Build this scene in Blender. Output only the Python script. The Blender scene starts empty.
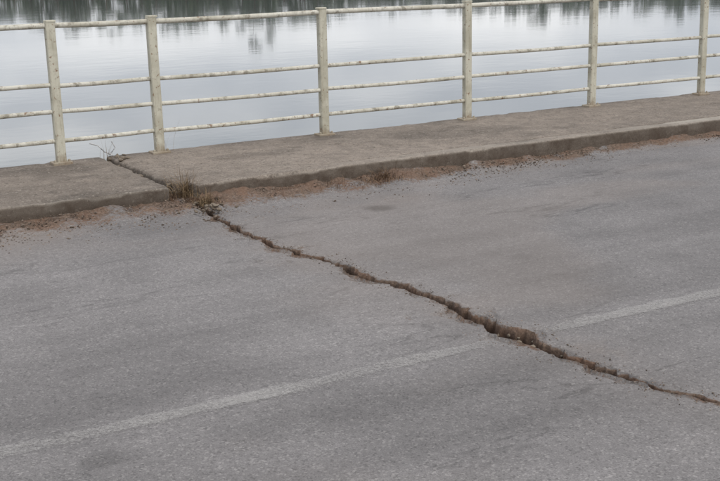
import bpy, math, random
import numpy as np
from mathutils import Matrix, Vector
rng=np.random.default_rng(7); random.seed(7)
sc=bpy.context.scene
ZP=0.16; YK=7.459; YR=8.906; YW=3.94; WATER=-2.5

# ------------------------------------------------------------ helpers
def _h(ix,iy,s):
    n=(ix.astype(np.int64)*374761393+iy.astype(np.int64)*668265263+s*974634777)&0xffffffff
    n=((n^(n>>13))*1274126177)&0xffffffff
    n=n^(n>>16)
    return (n&0xffff)/65535.0
def vn(x,y,s=0):
    x=np.asarray(x,float);y=np.asarray(y,float);x,y=np.broadcast_arrays(x,y)
    ix=np.floor(x);iy=np.floor(y);fx=x-ix;fy=y-iy
    fx=fx*fx*(3-2*fx);fy=fy*fy*(3-2*fy)
    a=_h(ix,iy,s);b=_h(ix+1,iy,s);c=_h(ix,iy+1,s);d=_h(ix+1,iy+1,s)
    return (a+(b-a)*fx+(c-a)*fy+(a-b-c+d)*fx*fy)*2-1
def fbm(x,y,s=0,o=4):
    r=0;a=.5;f=1
    for k in range(o):
        r=r+a*vn(np.asarray(x)*f+17.3*k,np.asarray(y)*f+5.1*k,s+k);a*=.5;f*=2.03
    return r
def sstep(a,b,x):
    t=np.clip((x-a)/(b-a),0,1);return t*t*(3-2*t)
def mesh_obj(name,V,F,mat=None,smooth=True,attrs=None,parent=None):
    V=np.asarray(V,np.float32);F=np.asarray(F,np.int32)
    me=bpy.data.meshes.new(name)
    me.vertices.add(len(V));me.vertices.foreach_set('co',V.ravel())
    n=F.shape[1]
    me.loops.add(F.size);me.loops.foreach_set('vertex_index',F.ravel())
    me.polygons.add(len(F));me.polygons.foreach_set('loop_start',np.arange(0,F.size,n,dtype=np.int32))
    me.polygons.foreach_set('loop_total',np.full(len(F),n,np.int32))
    me.polygons.foreach_set('use_smooth',np.full(len(F),smooth))
    if attrs:
        for k,a in attrs.items():
            at=me.attributes.new(k,'FLOAT','POINT');at.data.foreach_set('value',np.asarray(a,np.float32).ravel())
    me.update(calc_edges=True);me.validate()
    ob=bpy.data.objects.new(name,me);sc.collection.objects.link(ob)
    if mat: me.materials.append(mat)
    if parent: ob.parent=parent
    return ob
def gridF(nr,nc,flip=False):
    i=np.arange(nr-1)[:,None]*nc+np.arange(nc-1)[None,:]
    i=i.ravel();q=np.stack([i,i+1,i+nc+1,i+nc],1)
    return q[:,::-1] if flip else q
def empty(name):
    e=bpy.data.objects.new(name,None);sc.collection.objects.link(e);return e

class NT:
    def __init__(s,name):
        s.m=bpy.data.materials.new(name);s.m.use_nodes=True;s.t=s.m.node_tree;s.t.nodes.clear()
        s.out=s.t.nodes.new('ShaderNodeOutputMaterial');s.b=s.t.nodes.new('ShaderNodeBsdfPrincipled')
        s.t.links.new(s.b.outputs[0],s.out.inputs[0]);s.tc=s.t.nodes.new('ShaderNodeTexCoord')
    def L(s,a,b): s.t.links.new(a,b)
    def N(s,t,**k):
        n=s.t.nodes.new(t)
        for a,v in k.items(): setattr(n,a,v)
        return n
    def map(s,scale=(1,1,1),loc=(0,0,0)):
        n=s.N('ShaderNodeMapping');n.inputs['Scale'].default_value=scale;n.inputs['Location'].default_value=loc
        s.L(s.tc.outputs['Object'],n.inputs[0]);return n.outputs[0]
    def noise(s,scale,det=4,rough=.55,vec=None,dist=0):
        n=s.N('ShaderNodeTexNoise');n.inputs['Scale'].default_value=scale;n.inputs['Detail'].default_value=det
        n.inputs['Roughness'].default_value=rough;n.inputs['Distortion'].default_value=dist
        s.L(vec or s.tc.outputs['Object'],n.inputs['Vector']);return n.outputs['Fac']
    def vor(s,scale,vec=None,feat='F1',out='Distance'):
        n=s.N('ShaderNodeTexVoronoi');n.feature=feat;n.inputs['Scale'].default_value=scale
        s.L(vec or s.tc.outputs['Object'],n.inputs['Vector']);return n.outputs[out]
    def ramp(s,fac,stops):
        n=s.N('ShaderNodeValToRGB');e=n.color_ramp.elements
        while len(e)<len(stops): e.new(.5)
        for i,(p,c) in enumerate(stops):
            e[i].position=p;e[i].color=(c,c,c,1) if isinstance(c,(int,float)) else (*c,1)
        s.L(fac,n.inputs[0]);return n.outputs[0]
    def mix(s,fac,a,b,mode='MIX'):
        n=s.N('ShaderNodeMix',data_type='RGBA',blend_type=mode)
        for k,v in ((0,fac),(6,a),(7,b)):
            if hasattr(v,'node'): s.L(v,n.inputs[k])
            elif isinstance(v,(int,float)): n.inputs[k].default_value=v if k==0 else (v,v,v,1)
            else: n.inputs[k].default_value=(*v,1)
        return n.outputs[2]
    def math(s,op,a,b=0,c=None,clamp=False):
        n=s.N('ShaderNodeMath',operation=op,use_clamp=clamp)
        for i,v in enumerate((a,b) if c is None else (a,b,c)):
            if hasattr(v,'node'): s.L(v,n.inputs[i])
            else: n.inputs[i].default_value=v
        return n.outputs[0]
    def attr(s,name):
        n=s.N('ShaderNodeAttribute');n.attribute_name=name;return n.outputs['Fac']
    def bump(s,h,strength=.5,dist=.01,prev=None):
        n=s.N('ShaderNodeBump');n.inputs['Strength'].default_value=strength;n.inputs['Distance'].default_value=dist
        s.L(h,n.inputs['Height'])
        if prev: s.L(prev,n.inputs['Normal'])
        return n.outputs[0]
    def fin(s,col,rough=.9,spec=.3,nrm=None):
        if hasattr(col,'node'): s.L(col,s.b.inputs['Base Color'])
        else: s.b.inputs['Base Color'].default_value=(*col,1)
        s.b.inputs['Roughness'].default_value=rough
        s.b.inputs['Specular IOR Level'].default_value=spec
        if nrm: s.L(nrm,s.b.inputs['Normal'])
        return s.m

# ------------------------------------------------------------ materials
def soil_color(n,fine=None):
    f=fine or n.noise(60,4,.75);g=n.noise(6,2)
    c=n.ramp(f,[(.32,(.052,.036,.026)),(.5,(.125,.086,.062)),(.68,(.235,.172,.130))])
    return n.mix(n.ramp(g,[(.4,0),(.65,.5)]),c,(.18,.100,.062))
def m_asphalt():
    n=NT('asphalt')
    fine=n.noise(170,3,.75);mid=n.noise(24,2,.6)
    c=n.ramp(fine,[(.28,(.120,.114,.112)),(.5,(.183,.174,.171)),(.72,(.256,.244,.238))])
    v=n.N('ShaderNodeSeparateColor');n.L(n.vor(120,out='Color'),v.inputs[0])
    c=n.mix(n.ramp(v.outputs[0],[(.87,0),(.91,.4)]),c,(.35,.335,.32))
    c=n.mix(n.ramp(v.outputs[1],[(.86,0),(.90,.4)]),c,(.07,.066,.065))
    c=n.mix(1,c,n.ramp(mid,[(.3,.90),(.7,1.07)]),'MULTIPLY')
    c=n.mix(1,c,n.math('MULTIPLY',n.attr('tone'),1),'MULTIPLY')
    c=n.mix(n.attr('dust'),c,(.240,.202,.174))
    d=n.attr('dirt')
    dn=n.math('ADD',d,n.math('MULTIPLY',n.math('SUBTRACT',n.noise(45,3,.7),.5),1.1))
    dm=n.ramp(dn,[(.36,0),(.66,.95)])
    dm=n.mix(n.ramp(d,[(.02,0),(.14,1)]),0.0,dm)
    c=n.mix(dm,c,soil_color(n))
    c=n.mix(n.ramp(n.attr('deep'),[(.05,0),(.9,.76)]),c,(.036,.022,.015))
    return n.fin(c,.88,.3,n.bump(fine,.45,.004))
def m_concrete():
    n=NT('pavement_concrete')
    f=n.noise(130,3,.75);m=n.noise(7,4,.7)
    c=n.ramp(f,[(.3,(.130,.108,.088)),(.5,(.213,.180,.149)),(.72,(.33,.286,.24))])
    c=n.mix(1,c,n.ramp(m,[(.3,.76),(.7,1.17)]),'MULTIPLY')
    c=n.mix(1,c,n.attr('tone'),'MULTIPLY')
    c=n.mix(n.ramp(n.noise(18,4,.7,vec=n.map((1,1,1),(1,8,2))),[(.58,0),(.70,.5)]),c,(.085,.07,.056))
    v=n.N('ShaderNodeSeparateColor');n.L(n.vor(70,out='Color'),v.inputs[0])
    c=n.mix(n.ramp(v.outputs[0],[(.92,0),(.95,.45)]),c,(.36,.32,.27))
    c=n.mix(n.ramp(v.outputs[1],[(.92,0),(.95,.5)]),c,(.06,.05,.04))
    c=n.mix(n.math('MULTIPLY',n.attr('edge'),.8),c,(.42,.385,.33))  # pale concrete strip, plus the rim highlight painted on the kerb lip
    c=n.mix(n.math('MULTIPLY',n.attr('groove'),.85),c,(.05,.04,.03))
    c=n.mix(n.math('MULTIPLY',n.attr('face'),n.ramp(m,[(.35,.5),(.65,.95)])),c,(.080,.060,.045))  # upright faces: dirt brown, with their shading painted into the colour
    return n.fin(c,.9,.25,n.bump(n.math('ADD',f,m),.6,.006))
def m_soil():
    n=NT('soil');f=n.noise(70,4,.7);return n.fin(n.mix(.45,soil_color(n,f),(.05,.036,.026)),.97,.1,n.bump(f,.8,.008))
def m_stone(name,lo,hi):
    n=NT(name);oi=n.N('ShaderNodeNewGeometry')
    return n.fin(n.ramp(oi.outputs['Random Per Island'],[(0,lo),(1,hi)]),.9,.2)
def m_paint():
    n=NT('worn_road_paint')
    tr=n.N('ShaderNodeBsdfTransparent');ms=n.N('ShaderNodeMixShader')
    a=n.noise(85,4,.8)
    m=n.math('ADD',a,n.math('MULTIPLY',n.math('SUBTRACT',n.attr('fade'),1),.4))
    al=n.ramp(m,[(.30,0),(.63,.60)])
    n.fin((.46,.445,.425),.85,.2)
    n.L(al,ms.inputs[0]);n.L(tr.outputs[0],ms.inputs[1]);n.L(n.b.outputs[0],ms.inputs[2]);n.L(ms.outputs[0],n.out.inputs[0])
    return n.m
def m_rail(name,base,dark,lo,hi,sc_):
    n=NT(name)
    f=n.noise(sc_,4,.7);g=n.noise(sc_*.25,3,.6,vec=n.map((1,1,1),(3,1,4)))
    st=n.noise(1,3,.6,vec=n.map((70,70,5)))
    c=n.mix(n.ramp(n.noise(90,2),[(.3,.0),(.7,.35)]),base,tuple(v*.78 for v in base))
    c=n.mix(n.ramp(g,[(.44,0),(.64,.5)]),c,(.31,.285,.205))
    c=n.mix(n.ramp(st,[(.54,0),(.70,.4)]),c,(.24,.20,.135))
    c=n.mix(n.ramp(f,[(lo,0),(hi,.78)]),c,dark)
    c=n.mix(n.ramp(n.noise(sc_*1.7,2,vec=n.map((1,1,1),(7,7,1))),[(.64,0),(.70,.75)]),c,(.17,.075,.03))
    z=n.N('ShaderNodeSeparateXYZ');n.L(n.tc.outputs['Object'],z.inputs[0])
    zz=n.math('ADD',z.outputs[2],n.math('MULTIPLY',n.math('SUBTRACT',n.noise(25,3),.5),.12))
    c=n.mix(n.ramp(zz,[(.165,.6),(.25,0)]),c,(.17,.10,.055))
    return n.fin(c,.7,.35,n.bump(f,.4,.003))
def m_straw(name,a,b):
    n=NT(name);g=n.N('ShaderNodeNewGeometry');c=n.ramp(g.outputs['Random Per Island'],[(0,a),(1,b)])
    return n.fin(c,.8,.2)
def m_leaf():
    n=NT('tree_foliage');g=n.N('ShaderNodeNewGeometry')
    c=n.ramp(g.outputs['Random Per Island'],[(0,(.036,.054,.030)),(.6,(.070,.096,.054)),(1,(.12,.145,.085))])
    c=n.mix(1,c,n.ramp(n.noise(.08,2),[(.3,.7),(.7,1.25)]),'MULTIPLY')
    return n.fin(c,.7,.2)
def m_water():
    n=NT('lake_water')
    w1=n.noise(1,2,.5,vec=n.map((.9,1.3,1)));w2=n.noise(1,2,.5,vec=n.map((.10,.16,1)))
    h=n.math('ADD',n.math('MULTIPLY',w1,.0028),n.math('MULTIPLY',w2,.009))
    b=n.N('ShaderNodeBump');b.inputs['Strength'].default_value=1;b.inputs['Distance'].default_value=1;n.L(h,b.inputs['Height'])
    n.fin((.110,.125,.120),.055,.5,b.outputs[0]);n.b.inputs['IOR'].default_value=1.33
    return n.m
M_ASP=m_asphalt();M_CON=m_concrete();M_SOIL=m_soil();M_PAINT=m_paint()
M_POST=m_rail('cream_post_paint',(.57,.55,.45),(.22,.19,.135),.58,.74,22)
M_TUBE=m_rail('mottled_rail_paint',(.62,.60,.52),(.18,.16,.12),.51,.67,16)
M_GRAV=m_stone('gravel_stone',(.055,.040,.030),(.25,.20,.16));M_CHUNK=m_stone('broken_concrete',(.10,.078,.058),(.25,.21,.165))

# ------------------------------------------------------------ road with the crack
CY=np.array([-1,.42,1.2,2.0,2.5,2.886,3.147,3.433,3.607,3.78,4.01,4.24,4.49,4.75,5.02,5.37,5.68,6.07,6.55,7.07,7.51,8.5])
CX=np.array([3.2,3.25,3.2,3.28,3.26,3.219,3.165,3.106,3.091,3.07,3.08,3.08,3.08,3.07,3.06,3.01,2.99,2.92,2.91,2.93,2.96,2.9])
WY=np.array([0,2.5,2.9,3.2,3.45,3.65,3.9,4.2,4.5,4.8,5.1,5.4,5.8,6.2,6.6,7.0,7.3,7.6])
WW=np.array([.02,.025,.030,.050,.080,.102,.108,.102,.088,.076,.068,.058,.046,.032,.040,.062,.10,.12])
def crack_edges(y):
    c=np.interp(y,CY,CX)+fbm(y*3.1,0*y,11,3)*.05+vn(y*16,0*y,12)*.008
    w=np.interp(y,WY,WW)*(1+.45*vn(y*5,0*y+3,13))
    jl=fbm(y*14,0*y+1,21,4)*.030*(w/.09)**.5;jr=fbm(y*14,0*y+9,31,4)*.042*(w/.09)**.5
    jl=jl+.010*vn(y*42,0*y+2,24)*(w/.09)**.5;jr=jr+.014*vn(y*36,0*y+2,34)*(w/.09)**.5
    l=c-w/2+jl;r=c+w/2+jr;m=(l+r)/2
    l=np.minimum(l,m-.006);r=np.maximum(r,m+.006)
    return l,r
rows=np.concatenate([np.arange(.42,2.4,.03),np.arange(2.4,7.56,.0075)])
def offs(maxd):
    a=[np.arange(0,.16,.007),np.arange(.16,.6,.02),np.arange(.6,min(maxd,14),.045)]
    a=np.concatenate(a);return np.concatenate([a,np.array([20,40,80,160,400])])
oL=offs(4.2);oR=offs(13)
fr=np.linspace(0,1,26)[1:-1]
L,R=crack_edges(rows)
X=np.concatenate([(L[:,None]-oL[None,::-1]),L[:,None]+(R-L)[:,None]*fr[None],R[:,None]+oR[None]],1)
Y=np.repeat(rows[:,None],X.shape[1],1)
nL=len(oL);nF=len(fr)
dist=np.concatenate([np.repeat(oL[None,::-1],len(rows),0),np.zeros((len(rows),nF)),np.repeat(oR[None],len(rows),0)],1)
prof=np.zeros_like(X);dd=np.minimum(fr,1-fr)
wid=(R-L)[:,None]
depth=.032+.75*wid
Xi=X[:,nL:nL+nF];Yi=Y[:,nL:nL+nF]
s=sstep(0,.28,dd[None]+.22*fbm(Xi*30,Yi*30,41,3))
rough=fbm(Xi*18,Yi*18,51,4)+.35*np.round(2*vn(Xi*38,Yi*38,55))/2
zin=-depth*(.14+.86*s)*(1+.5*rough)
prof[:,nL:nL+nF]=np.minimum(zin,-.004)
Z=prof.copy()
Z+= .006*fbm(X*.9,Y*.9,61,3)+.0025*fbm(X*8,Y*8,62,3)
lip=np.exp(-dist/.030)*(dist>0)
Z-=lip*.012*(.5+vn(X*18,Y*18,63))*(dist<.2)
sp=sstep(.08,.26,fbm(X*9,Y*9,64,3)+.55*np.exp(-dist/.04)-.33)*(dist>0)*(dist<.25)*sstep(2.9,3.3,Y)
Z-=sp*.012
# soil berm against the kerb
bxs=[-50,-3,0,1.5,2.6,3.3,4.2,5.5,8,14,400]
bhs=[.06,.06,.075,.07,.08,.075,.07,.06,.045,.03,.005]
bws=[.25,.25,.25,.28,.38,.28,.27,.20,.14,.11,.07]
bh=np.interp(X,bxs,bhs)*(1+.5*fbm(X*1.7,Y*0,71,3))
bw=np.interp(X,bxs,bws)*(1+.6*fbm(X*2.1,Y*0,72,3))
t=np.clip(1-(YK-Y)/bw,0,1)
lump=1+.6*fbm(X*9,Y*9,73,4)
Z+=bh*t**1.4*lump+.004*np.clip(t*4,0,1)*fbm(X*40,Y*40,76,2)
dirt=np.clip(t*1.4,0,1)*(.80+.6*fbm(X*6,Y*9,75,3))
dirt=np.maximum(dirt,.36*np.clip(1-(YK-Y)/(bw*2.6),0,1))
wl=np.interp(Y,WY,WW)
dirt=np.maximum(dirt,.66*np.exp(-dist/(.008+.26*wl))*(.75+.6*vn(X*6,Y*6,74)))
dirt=np.maximum(dirt,sp*.42)
dirt[:,nL:nL+nF]=1
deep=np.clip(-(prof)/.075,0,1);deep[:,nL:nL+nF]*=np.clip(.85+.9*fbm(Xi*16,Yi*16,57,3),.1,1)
fan=np.exp(-(((X-3.24)/.11)**2+((Y-3.62)/.16)**2))
dust=.24*sstep(-.05,.35,fbm(X*.55,Y*.8,101,4))+.38*fan*(.6+fbm(X*20,Y*20,102,3))+.30*sstep(6.2,7.4,Y)*sstep(-.3,.3,fbm(X*1.2,Y*2,103,4))
dust=np.clip(dust+.16*np.exp(-dist/.22),0,.7)
tone=1+.24*fbm(X*.8,Y*.9,104,4)+.18*fbm(X*.35,Y*5,105,5)+.18*fbm(X*3,Y*3,106,4)
for (x,y,r,a) in ((3.97,6.66,.12,.55),(1.06,3.69,.09,.22),(3.94,5.04,.08,.16),(5.2,6.2,.05,.16),(2.2,4.9,.04,.12),(4.7,4.6,.07,.12)):
    q=np.sqrt((X-x)**2+(Y-y)**2)+.35*r*fbm(X*9,Y*9,107,3);tone*=1-a*(1-sstep(.40*r,1.15*r,q))
hl=np.abs(fbm(X*.55+3,Y*2.3,108,6));msk=sstep(-.02,.2,fbm(X*.6,Y*.9,109,3))
tone*=1-.30*msk*(1-sstep(.004,.020,hl))
V=np.stack([X,Y,Z],-1).reshape(-1,3)
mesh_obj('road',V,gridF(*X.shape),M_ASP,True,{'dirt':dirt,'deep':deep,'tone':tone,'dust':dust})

# ------------------------------------------------------------ pavements with kerb
def slab(name,x0,x1,endL,endR,mirror=False,fine=True,par=None):
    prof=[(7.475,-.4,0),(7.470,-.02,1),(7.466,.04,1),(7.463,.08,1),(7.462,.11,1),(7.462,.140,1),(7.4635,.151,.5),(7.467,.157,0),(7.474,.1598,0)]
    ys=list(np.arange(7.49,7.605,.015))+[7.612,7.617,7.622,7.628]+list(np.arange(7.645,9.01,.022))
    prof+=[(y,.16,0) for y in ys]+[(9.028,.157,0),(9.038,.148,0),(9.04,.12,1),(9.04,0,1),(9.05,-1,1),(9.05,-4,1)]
    P=np.array(prof)
    if fine:
        xs=np.arange(max(x0,-2.5),min(x1,16),.018)
        pre=[] if x0>-2.5 else list(np.linspace(x0,-2.7,30));post=[] if x1<16 else list(np.linspace(16.2,x1,50))
        xs=np.concatenate([pre,xs,post])
        if x1<16: xs=np.append(xs,x1)
    else: xs=np.linspace(x0,x1,300)
    X,Yp=np.meshgrid(xs,P[:,0],indexing='ij');Z=np.repeat(P[None,:,1],len(xs),0)
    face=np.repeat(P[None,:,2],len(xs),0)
    top=(np.repeat(P[None,:,1],len(xs),0)>.1)
    near=np.exp(-((Yp-7.463)/.018)**2)*(Z>0)
    chip=sstep(.30,.50,fbm(X*2.6,X*0+8,86,4))
    Yn=Yp+near*(.008*fbm(X*1.2,X*0,81,3)+.004*fbm(X*26,Z*24,82,3)+.014*chip)
    Zn=Z+top*(.004*fbm(X*.7,Yp*.7,84,3)+.0016*fbm(X*9,Yp*9,85,3))-near*top*(.016*chip+.003*fbm(X*30,X*0,88,3))
    Zn-=top*.006*sstep(.22,.42,fbm(X*3,Yp*4,87,4))
    g=np.exp(-((Yp-7.62)/.006)**2)*top*sstep(2.9,6,X)
    Zn=Zn-g*.010
    groove=g*(.6+.5*fbm(X*3,X*0,89,3));edge=((Yp<7.612)&(Yp>7.464)&top)*sstep(3.4,8,X)*np.clip(.6+1.1*fbm(X*1.3,Yp*3,90,4),0,1)
    edge=np.maximum(edge,.42*near*top*(Yp<7.485)*np.clip(.45+1.2*fbm(X*5,X*0,93,5),0,1))  # rim highlight along the kerb lip, put into the colour
    tone=1.02+.30*fbm(X*1.1,Yp*1.3,94,5)-.28*sstep(.02,.3,fbm(X*1.3+5,Yp*2.4,95,5))-.25*sstep(8.75,9.03,Yp)*np.clip(.7+fbm(X*2,Yp*2,97,3),0,1)
    tone*=1-.08*(X<2.79)
    tone*=1-.20*np.exp(-np.abs(X-2.8)/.05)
    if endR is not None:
        sh=endR(Yp)-x1;Xs=X+sh*np.exp(-(x1-X)/.15)
        drop=np.stack([Xs[-1],Yn[-1],np.full(len(P),-.4)],-1)[None]
        A=np.stack([Xs,Yn,Zn],-1)
        rnd=A[-1:].copy();A[-1,:,2]-=.006*top[-1];rnd[0,:,0]+=.006;rnd[0,:,2]-=.018
        A=np.concatenate([A,rnd,drop]);ex=2
    elif endL is not None:
        sh=endL(Yp)-x0;Xs=X+sh*np.exp(-(X-x0)/.15)
        A=np.stack([Xs,Yn,Zn],-1);rnd=A[:1].copy();A[0,:,2]-=.006*top[0];rnd[0,:,0]-=.006;rnd[0,:,2]-=.018
        drop=np.stack([rnd[0,:,0],Yn[0],np.full(len(P),-.4)],-1)[None]
        A=np.concatenate([drop,rnd,A]);ex=-2
    else: A=np.stack([X,Yn,Zn],-1);ex=0
    def pad(a):
        if ex==2: return np.concatenate([a,np.repeat(a[-1:],2,0)])
        if ex==-2: return np.concatenate([np.repeat(a[:1],2,0),a])
        return a
    face,groove,edge,tone=pad(face),pad(groove),pad(edge.astype(float)),pad(tone)
    A=A.copy();flip=True
    if mirror: A[...,1]=2*YW-A[...,1];flip=False
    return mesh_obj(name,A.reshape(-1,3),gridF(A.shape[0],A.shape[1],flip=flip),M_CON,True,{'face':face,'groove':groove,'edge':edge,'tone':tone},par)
eL=lambda y: 2.768+.030*fbm(y*6,y*0,91,4)+.008*vn(y*30,y*0,98)-.02*np.exp(-(y-7.46)/.1)
eR=lambda y: 2.822+.040*fbm(y*6,y*0+5,92,4)+.010*vn(y*26,y*0,99)+.15*np.exp(-np.maximum(y-7.46,0)/.16)
pav=empty('pavement')
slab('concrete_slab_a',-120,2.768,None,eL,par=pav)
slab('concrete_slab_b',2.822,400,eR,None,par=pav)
pav2=empty('pavement');slab('concrete_slab',-120,400,None,None,True,False,pav2)

# soil in the joint
gx=np.linspace(2.60,3.12,70);gy=np.linspace(7.25,9.03,200)
GX,GY=np.meshgrid(gx,gy)
hz=np.where(GY>7.5,.075+.03*sstep(8.6,9.0,GY),.075-(7.5-GY)*.45)+.035*fbm(GX*14,GY*14,95,4)
hz-=.2*np.clip(np.abs(GX-2.88)-.15,0,1)*(GY<7.6)
mesh_obj('soil',np.stack([GX,GY,hz],-1).reshape(-1,3),gridF(*GX.shape),M_SOIL)

# ------------------------------------------------------------ stones
ph=(1+5**.5)/2
ICO=np.array([(-1,ph,0),(1,ph,0),(-1,-ph,0),(1,-ph,0),(0,-1,ph),(0,1,ph),(0,-1,-ph),(0,1,-ph),(ph,0,-1),(ph,0,1),(-ph,0,-1),(-ph,0,1)])/1.9
ICF=np.array([(0,11,5),(0,5,1),(0,1,7),(0,7,10),(0,10,11),(1,5,9),(5,11,4),(11,10,2),(10,7,6),(7,1,8),(3,9,4),(3,4,2),(3,2,6),(3,6,8),(3,8,9),(4,9,5),(2,4,11),(6,2,10),(8,6,7),(9,8,1)])
def stones(name,pts,sizes,mat):
    Vs=[];Fs=[]
    for i,(p,s) in enumerate(zip(pts,sizes)):
        v=ICO*(1+rng.uniform(-.28,.28,(12,1)))*rng.uniform(.55,1.2,3)*s
        q,_=np.linalg.qr(rng.normal(size=(3,3)));v=v@q;v[:,2]*=.7
        Vs.append(v+p);Fs.append(ICF+12*i)
    return mesh_obj(name,np.concatenate(Vs),np.concatenate(Fs),mat,False)
pts=[];sz=[]
for i in range(6000):
    x=random.choice([random.uniform(.2,3.6),random.uniform(.2,3.6),random.uniform(3,6.5),random.uniform(5,15)])
    w=np.interp(x,bxs,bws);u=min(2.6,abs(random.gauss(0,.75)));y=YK-.01-u*w
    t_=max(0,1-(YK-y)/w);z=np.interp(x,bxs,bhs)*t_**1.4
    s=random.choice([.003,.004,.005,.006])*random.uniform(.7,1.4)
    if random.random()<.03: s*=2
    pts.append((x,y,z+.001));sz.append(s)
for i in range(2300):
    y=random.uniform(2.7,7.4);l,r=crack_edges(np.array([y]));l=l[0];r=r[0];w=r-l
    if random.random()<.6:
        x=random.uniform(l+.08*w,r-.08*w);z=-(.032+.75*w)*(.85 if w>.03 else .95)+random.uniform(0,.012);s=random.uniform(.003,.008)
    else:
        dd_=abs(random.gauss(0,.03+.35*w));x=(l-dd_) if random.random()<.5 else (r+dd_);z=.001;s=random.uniform(.0015,.0045)
    pts.append((x,y,z));sz.append(s)
stones('gravel',np.array(pts),sz,M_GRAV)
pts=[];sz=[]
for i in range(44):
    y=random.uniform(7.5,9.03);pts.append((2.795+random.gauss(0,.02)+.09*math.exp(-(y-7.46)/.16),y,.105+random.uniform(-.01,.03)));sz.append(random.uniform(.010,.024))
for i in range(12): pts.append((2.86+random.uniform(-.09,.09),9.0-random.uniform(0,.28),.165));sz.append(random.uniform(.014,.036))
for i in range(30): pts.append((random.gauss(2.92,.08),random.uniform(7.1,7.45),.045+random.uniform(-.02,.015)));sz.append(random.uniform(.010,.024))
for i in range(60):
    y=random.uniform(3.1,5.6);l,r=crack_edges(np.array([y]));pts.append((random.choice([l[0]+.012,r[0]-.010,r[0]-.014,random.uniform(l[0],r[0])]),y,-random.uniform(.03,.06)));sz.append(random.uniform(.006,.016))
stones('rubble',np.array(pts),sz,M_CHUNK)

# ------------------------------------------------------------ worn centre line
xs=np.concatenate([np.linspace(-60,-2,30),np.arange(-1.9,16,.03),np.linspace(16.1,200,60)])
def strip(xa,xb):
    x=xs[(xs>xa)&(xs<xb)];v=[];fd=[]
    base=1-1.2*np.exp(-np.abs(x-3.08)/.14)
    for o in np.linspace(-.08,.08,13):
        yy=YW+o;zz=.006*fbm(x*.9,x*0+yy*.9,61,3)+.0025*fbm(x*8,x*0+yy*8,62,3)+.004
        v.append(np.stack([x,x*0+yy,zz],-1))
        eg=1-sstep(.030,.078,np.abs(o)+.028*fbm(x*12,x*0+o*9,110,3))
        fd.append(base*(.82+.42*fbm(x*1.8,x*0+o*6,111,4))-(1-eg)*1.0+.12)
    A=np.stack(v,0)
    return A.reshape(-1,3),gridF(13,len(x)),np.stack(fd,0).ravel()
a,fa,d1=strip(-60,2.98);b,fb,d2=strip(3.2,200)
mesh_obj('road_marking',np.concatenate([a,b]),np.concatenate([fa,fb+len(a)]),M_PAINT,True,{'fade':np.concatenate([d1,d2])})

# ------------------------------------------------------------ railings
def tube(p0,p1,r,n=12,seg=10,seed=0):
    p0=np.array(p0);p1=np.array(p1);V=[]
    for k in range(seg+1):
        t=k/seg;c=p0+(p1-p0)*t+np.array([0,.004*math.sin(seed+t*3),-.004*math.sin(math.pi*t)*((seed*7)%1.7-.4)])
        for j in range(n):
            a=2*math.pi*j/n;V.append(c+np.array([0,math.cos(a)*r,math.sin(a)*r]))
    F=[(k*n+j,k*n+(j+1)%n,(k+1)*n+(j+1)%n,(k+1)*n+j) for k in range(seg) for j in range(n)]
    return np.array(V),F
def boxv(cx,cy,z0,z1,wx,wy,bev=.005):
    pr=[(-wx/2+bev,-wy/2),(wx/2-bev,-wy/2),(wx/2,-wy/2+bev),(wx/2,wy/2-bev),(wx/2-bev,wy/2),(-wx/2+bev,wy/2),(-wx/2,wy/2-bev),(-wx/2,-wy/2+bev)]
    zs=[(z0,1),(z1-bev,1),(z1,1-2*bev/wx)];V=[(cx+a*k,cy+b*k,z) for z,k in zs for a,b in pr]
    V+=[(cx,cy,z1+.001),(cx,cy,z0)]
    F=[(k*8+j,k*8+(j+1)%8,(k+1)*8+(j+1)%8,(k+1)*8+j) for k in range(2) for j in range(8)]
    F+=[(16+j,16+(j+1)%8,24) for j in range(8)]
    return np.array(V),F
def join(parts):
    V=[];F4=[];o=0
    for v,f in parts:
        V.append(v);F4+= [tuple(i+o for i in q) for q in f];o+=len(v)
    return np.concatenate(V),F4
def pymesh(name,V,F,mat,parent,smooth=False):
    me=bpy.data.meshes.new(name);me.from_pydata([tuple(v) for v in V],[],F);me.update()
    me.polygons.foreach_set('use_smooth',[smooth]*len(me.polygons))
    me.materials.append(mat);ob=bpy.data.objects.new(name,me);sc.collection.objects.link(ob);ob.parent=parent;return ob
def railing(yr,posts):
    e=empty('bridge_railing');pp=[];rr=[];sgn=1 if yr>YW else -1
    for i,x in enumerate(posts):
        lean=random.uniform(-.006,.006)
        v,f=boxv(x,yr,ZP-.01,ZP+1.10,.074,.062,.007)
        v[:,0]+=(v[:,2]-ZP)*lean
        pp.append((v,f))
        pp.append(boxv(x,yr,ZP-.01,ZP+.016,.155,.115,.004))
        for dx in (-.056,.056): pp.append(boxv(x+dx,yr-.03*sgn,ZP+.01,ZP+.034,.018,.018,.004))
        pp.append(boxv(x,yr,ZP+1.092,ZP+1.106,.080,.068,.004))
    for i in range(len(posts)-1):
        for h,r in ((1.062,.021),(.610,.0175),(.402,.0175),(.182,.0175)):
            rr.append(tube((posts[i],yr,ZP+h+random.uniform(-.006,.006)),(posts[i+1],yr,ZP+h+random.uniform(-.006,.006)),r,seed=random.random()*6))
    pymesh('posts',*join(pp),M_POST,e);pymesh('rails',*join(rr),M_TUBE,e,True)
px=[2.420-1.534*k for k in range(20,0,-1)]+[2.420]+[3.234+1.534*k for k in range(60)]
railing(YR,px)
railing(2*YW-YR,[-1.6-1.534*k for k in range(15,0,-1)]+[-1.6+1.534*k for k in range(40)])

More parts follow.
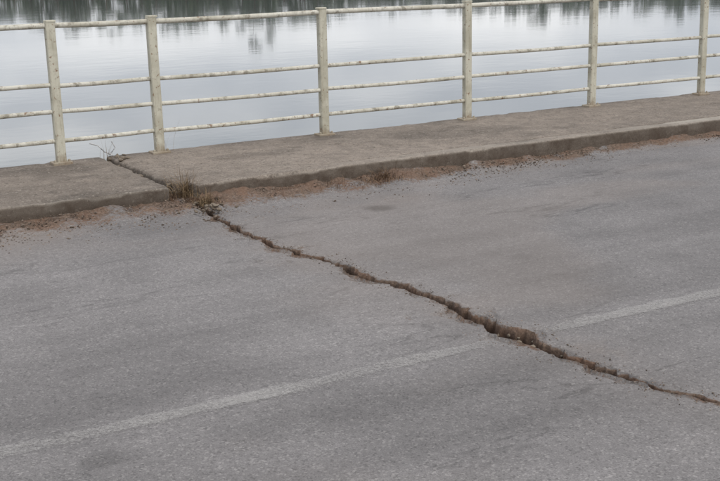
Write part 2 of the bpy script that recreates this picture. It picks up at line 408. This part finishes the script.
# ------------------------------------------------------------ dry weeds
def tuft(name,cx,cy,cz,n,h,spread,mat,lay=.6,w=.0022):
    V=[];F=[]
    for i in range(n):
        a=random.uniform(0,6.283);r=abs(random.gauss(0,spread));bx=cx+r*math.cos(a);by=cy+r*.6*math.sin(a)
        L_=h*random.uniform(.35,1.1);ln=random.uniform(.1,1)*lay;d=random.uniform(0,6.283)
        o=len(V);px_,py_,pz_=bx,by,cz;el=math.pi/2-ln*.4;ww=w*random.uniform(.6,1.6)
        for k in range(6):
            nx,ny=-math.sin(d),math.cos(d);q=ww*(1-k/6)
            V+=[(px_+nx*q,py_+ny*q,pz_),(px_-nx*q,py_-ny*q,pz_+q)]
            st=L_/5;px_+=st*math.cos(el)*math.cos(d);py_+=st*math.cos(el)*math.sin(d);pz_+=st*math.sin(el)
            el-=ln*random.uniform(.2,.6);d+=random.uniform(-.25,.25);pz_=max(pz_,.012)
        F+=[(o+2*k,o+2*k+1,o+2*k+3,o+2*k+2) for k in range(5)]
    return mesh_obj(name,V,F,mat,False)
M_S1=m_straw('dry_grass',(.08,.052,.03),(.32,.23,.135));M_S2=m_straw('dry_weed_brown',(.08,.048,.03),(.25,.165,.105))
tuft('dry_grass_tuft',2.89,7.50,.07,190,.24,.075,M_S1,1.2,.0016)
tuft('dry_grass_tuft',2.97,7.34,.03,170,.14,.07,M_S1,1.4,.0016)
tuft('dry_weed',4.46,7.38,.03,380,.13,.15,M_S2,1.9,.0017)
tuft('dry_weed',4.05,7.36,.03,120,.08,.16,M_S2,2.0,.0016)
tuft('dry_weed',3.6,7.40,.03,120,.07,.25,M_S2,1.8,.0016)
tuft('dry_grass_tuft',2.80,8.95,.12,16,.22,.04,M_S1,.5,.0015)
tuft('dry_grass_tuft',3.30,8.95,.14,10,.3,.05,M_S1,.4,.0013)
# bent wire at the outer end of the joint
cu=bpy.data.curves.new('bent_wire','CURVE');cu.dimensions='3D';cu.bevel_depth=.0045;cu.bevel_resolution=2
for P in ([(2.86,8.98,.17),(2.80,9.0,.20),(2.76,9.03,.25),(2.70,9.06,.27)],[(2.84,9.0,.17),(2.90,9.03,.22),(2.88,9.05,.27)]):
    s_=cu.splines.new('POLY');s_.points.add(len(P)-1)
    for q,p_ in zip(s_.points,P): q.co=(*p_,1)
wo=bpy.data.objects.new('bent_wire',cu);sc.collection.objects.link(wo)
nw=NT('galvanised_wire');cu.materials.append(nw.fin(nw.ramp(nw.noise(60,2),[(.3,.3),(.7,.65)]),.5,.5))

# ------------------------------------------------------------ water, shore, trees
def disc(name,r,z,mat,n=64):
    V=[(0,0,z)]+[(r*math.cos(2*math.pi*i/n),r*math.sin(2*math.pi*i/n),z) for i in range(n)]
    F=[(0,1+i,1+(i+1)%n) for i in range(n)];return mesh_obj(name,V,F,mat,False)
disc('water',3500,WATER,m_water())
ng=NT('ground');M_G=ng.fin(ng.ramp(ng.noise(.05,3),[(.3,(.06,.075,.04)),(.7,(.10,.10,.06))]),.95,.1)
na=160;az=np.linspace(-math.pi,math.pi,na+1)
def shore(a): return 300+18*np.sin(a*5+1)+10*np.sin(a*11)+6*np.sin(a*23+2)
RR=[0,3,12,60,200,3200];ZZ=[-.6,.5,1.2,5,9,14]
A=np.array([[((shore(a)+r)*math.sin(a),(shore(a)+r)*math.cos(a),WATER+z+(2*math.sin(a*7+r) if r>50 else 0)) for r,z in zip(RR,ZZ)] for a in az])
mesh_obj('ground',A.reshape(-1,3),gridF(na+1,len(RR)),M_G)
def treeline():
    tv=[];tf=[]
    def cone(p0,p1,r0,r1):
        o=len(tv)
        for p,r in ((p0,r0),(p1,r1)):
            for j in range(5): tv.append((p[0]+r*math.cos(j*1.257),p[1]+r*math.sin(j*1.257),p[2]))
        for j in range(5): tf.append((o+j,o+(j+1)%5,o+5+(j+1)%5,o+5+j))
    quads=[]
    HA=[-.5,.20,.26,.30,.36,.40,.47,.52,.60,.66,.72,.80,.90,1.6]
    HH=[11,11,12.5,13,12.5,11.5,11,10,9.5,11,10,11,10,10]
    for row,(off,sp_,hm) in enumerate(((4,.012,1),(14,.010,1.0),(26,.012,.95))):
        a=-.4
        while a<1.5:
            R0=shore(a)+off+random.uniform(0,9)
            h=np.interp(a,HA,HH)*random.uniform(.8,1.12)*hm
            for aa,hh in ((.438,17.5),(.447,16.0),(.30,15),(.64,13.5),(.675,13),(.80,14)):
                if row==0 and abs(a-aa)<.005: h=hh
            x=R0*math.sin(a);y=R0*math.cos(a);z=WATER+.8
            cone(np.array([x,y,z-1]),np.array([x+random.uniform(-.5,.5),y,z+h*.6]),.25,.1)
            w=h*random.uniform(.24,.36)
            for c in range(random.randint(11,15)):
                t=random.uniform(.15,1);rr=w*math.sqrt(max(.05,1-((t-.5)/.6)**2));an=random.uniform(0,6.28)
                c0=np.array([x+rr*.75*math.cos(an),y+rr*.75*math.sin(an),z+h*t-.6])
                if c<5: cone(np.array([x,y,z+h*.35]),c0,.09,.03)
                cr=random.uniform(.8,1.6)
                m=30;dv=rng.normal(size=(m,3));dv/=np.linalg.norm(dv,axis=1)[:,None];pp=c0+dv*cr*rng.uniform(.4,1.05,(m,1))*[1.2,1.2,.8]
                quads.append(pp)
            if row==0:
                pp=np.stack([rng.normal((R0-4)*math.sin(a),2.2,40),rng.normal((R0-4)*math.cos(a),2.2,40),z+rng.uniform(-.6,2.8,40)],1);quads.append(pp)
            a+=random.uniform(.6,1.4)*sp_
    P=np.concatenate(quads);n=len(P)
    u=rng.normal(size=(n,3));u/=np.linalg.norm(u,axis=1)[:,None];w=rng.normal(size=(n,3));w-=(w*u).sum(1)[:,None]*u;w/=np.linalg.norm(w,axis=1)[:,None]
    s=rng.uniform(.3,.7,(n,1));Q=np.stack([P-u*s,P-w*s*.6,P+u*s,P+w*s*.6],1).reshape(-1,3)
    e=empty('tree_line')
    mesh_obj('foliage',Q,np.arange(len(Q)).reshape(-1,4),m_leaf(),False,parent=e)
    nb=NT('bark');mesh_obj('trunks',np.array(tv),np.array(tf),nb.fin((.09,.07,.05),.9,.1),True,parent=e)
treeline()

# ------------------------------------------------------------ light
w=bpy.data.worlds.new('World');sc.world=w;w.use_nodes=True;t=w.node_tree;t.nodes.clear()
out=t.nodes.new('ShaderNodeOutputWorld');bg=t.nodes.new('ShaderNodeBackground');sky=t.nodes.new('ShaderNodeTexSky')
EL=math.radians(52);RO=math.radians(165)
sky.sky_type='NISHITA';sky.sun_disc=False;sky.sun_elevation=EL;sky.sun_rotation=RO
tc=t.nodes.new('ShaderNodeTexCoord');mp=t.nodes.new('ShaderNodeMapping');mp.inputs['Scale'].default_value=(1.6,1.6,6)
no=t.nodes.new('ShaderNodeTexNoise');no.inputs['Scale'].default_value=2.6;no.inputs['Detail'].default_value=4;no.inputs['Roughness'].default_value=.55
cr=t.nodes.new('ShaderNodeValToRGB');e=cr.color_ramp.elements
e[0].position=.36;e[0].color=(.51,.54,.61,1);e[1].position=.64;e[1].color=(.98,.98,1,1)
vs=t.nodes.new('ShaderNodeVectorMath');vs.operation='SCALE';vs.inputs['Scale'].default_value=13.0
mx=t.nodes.new('ShaderNodeMix');mx.data_type='RGBA';mx.inputs[0].default_value=.90
t.links.new(tc.outputs['Generated'],mp.inputs[0]);t.links.new(mp.outputs[0],no.inputs['Vector']);t.links.new(no.outputs['Fac'],cr.inputs[0])
t.links.new(cr.outputs[0],vs.inputs[0]);t.links.new(sky.outputs[0],mx.inputs[6]);t.links.new(vs.outputs[0],mx.inputs[7])
t.links.new(mx.outputs[2],bg.inputs[0]);bg.inputs[1].default_value=.1;t.links.new(bg.outputs[0],out.inputs[0])
sl=bpy.data.lights.new('sun','SUN');sl.energy=1.5;sl.angle=math.radians(12);sl.color=(1,.94,.86)
so=bpy.data.objects.new('sun',sl);sc.collection.objects.link(so)
d=Vector((math.sin(RO)*math.cos(EL),math.cos(RO)*math.cos(EL),math.sin(EL)))
so.rotation_euler=d.to_track_quat('Z','Y').to_euler()
sc.view_settings.view_transform='Standard';sc.view_settings.look='None';sc.view_settings.exposure=0

# ------------------------------------------------------------ camera
f,yaw,pit,rol,H=1151.19,.52035,.24252,-.02303,1.69026
Fv=np.array([math.sin(yaw)*math.cos(pit),math.cos(yaw)*math.cos(pit),-math.sin(pit)])
R0=np.array([math.cos(yaw),-math.sin(yaw),0.]);U0=np.cross(R0,Fv)
Rv=R0*math.cos(rol)+U0*math.sin(rol);Uv=-R0*math.sin(rol)+U0*math.cos(rol)
cd=bpy.data.cameras.new('camera');co=bpy.data.objects.new('camera',cd);sc.collection.objects.link(co);sc.camera=co
cd.sensor_width=36;cd.lens=f/720*36;cd.clip_end=8000;cd.clip_start=.05
co.matrix_world=Matrix([[Rv[0],Uv[0],-Fv[0],0],[Rv[1],Uv[1],-Fv[1],0],[Rv[2],Uv[2],-Fv[2],H],[0,0,0,1]])
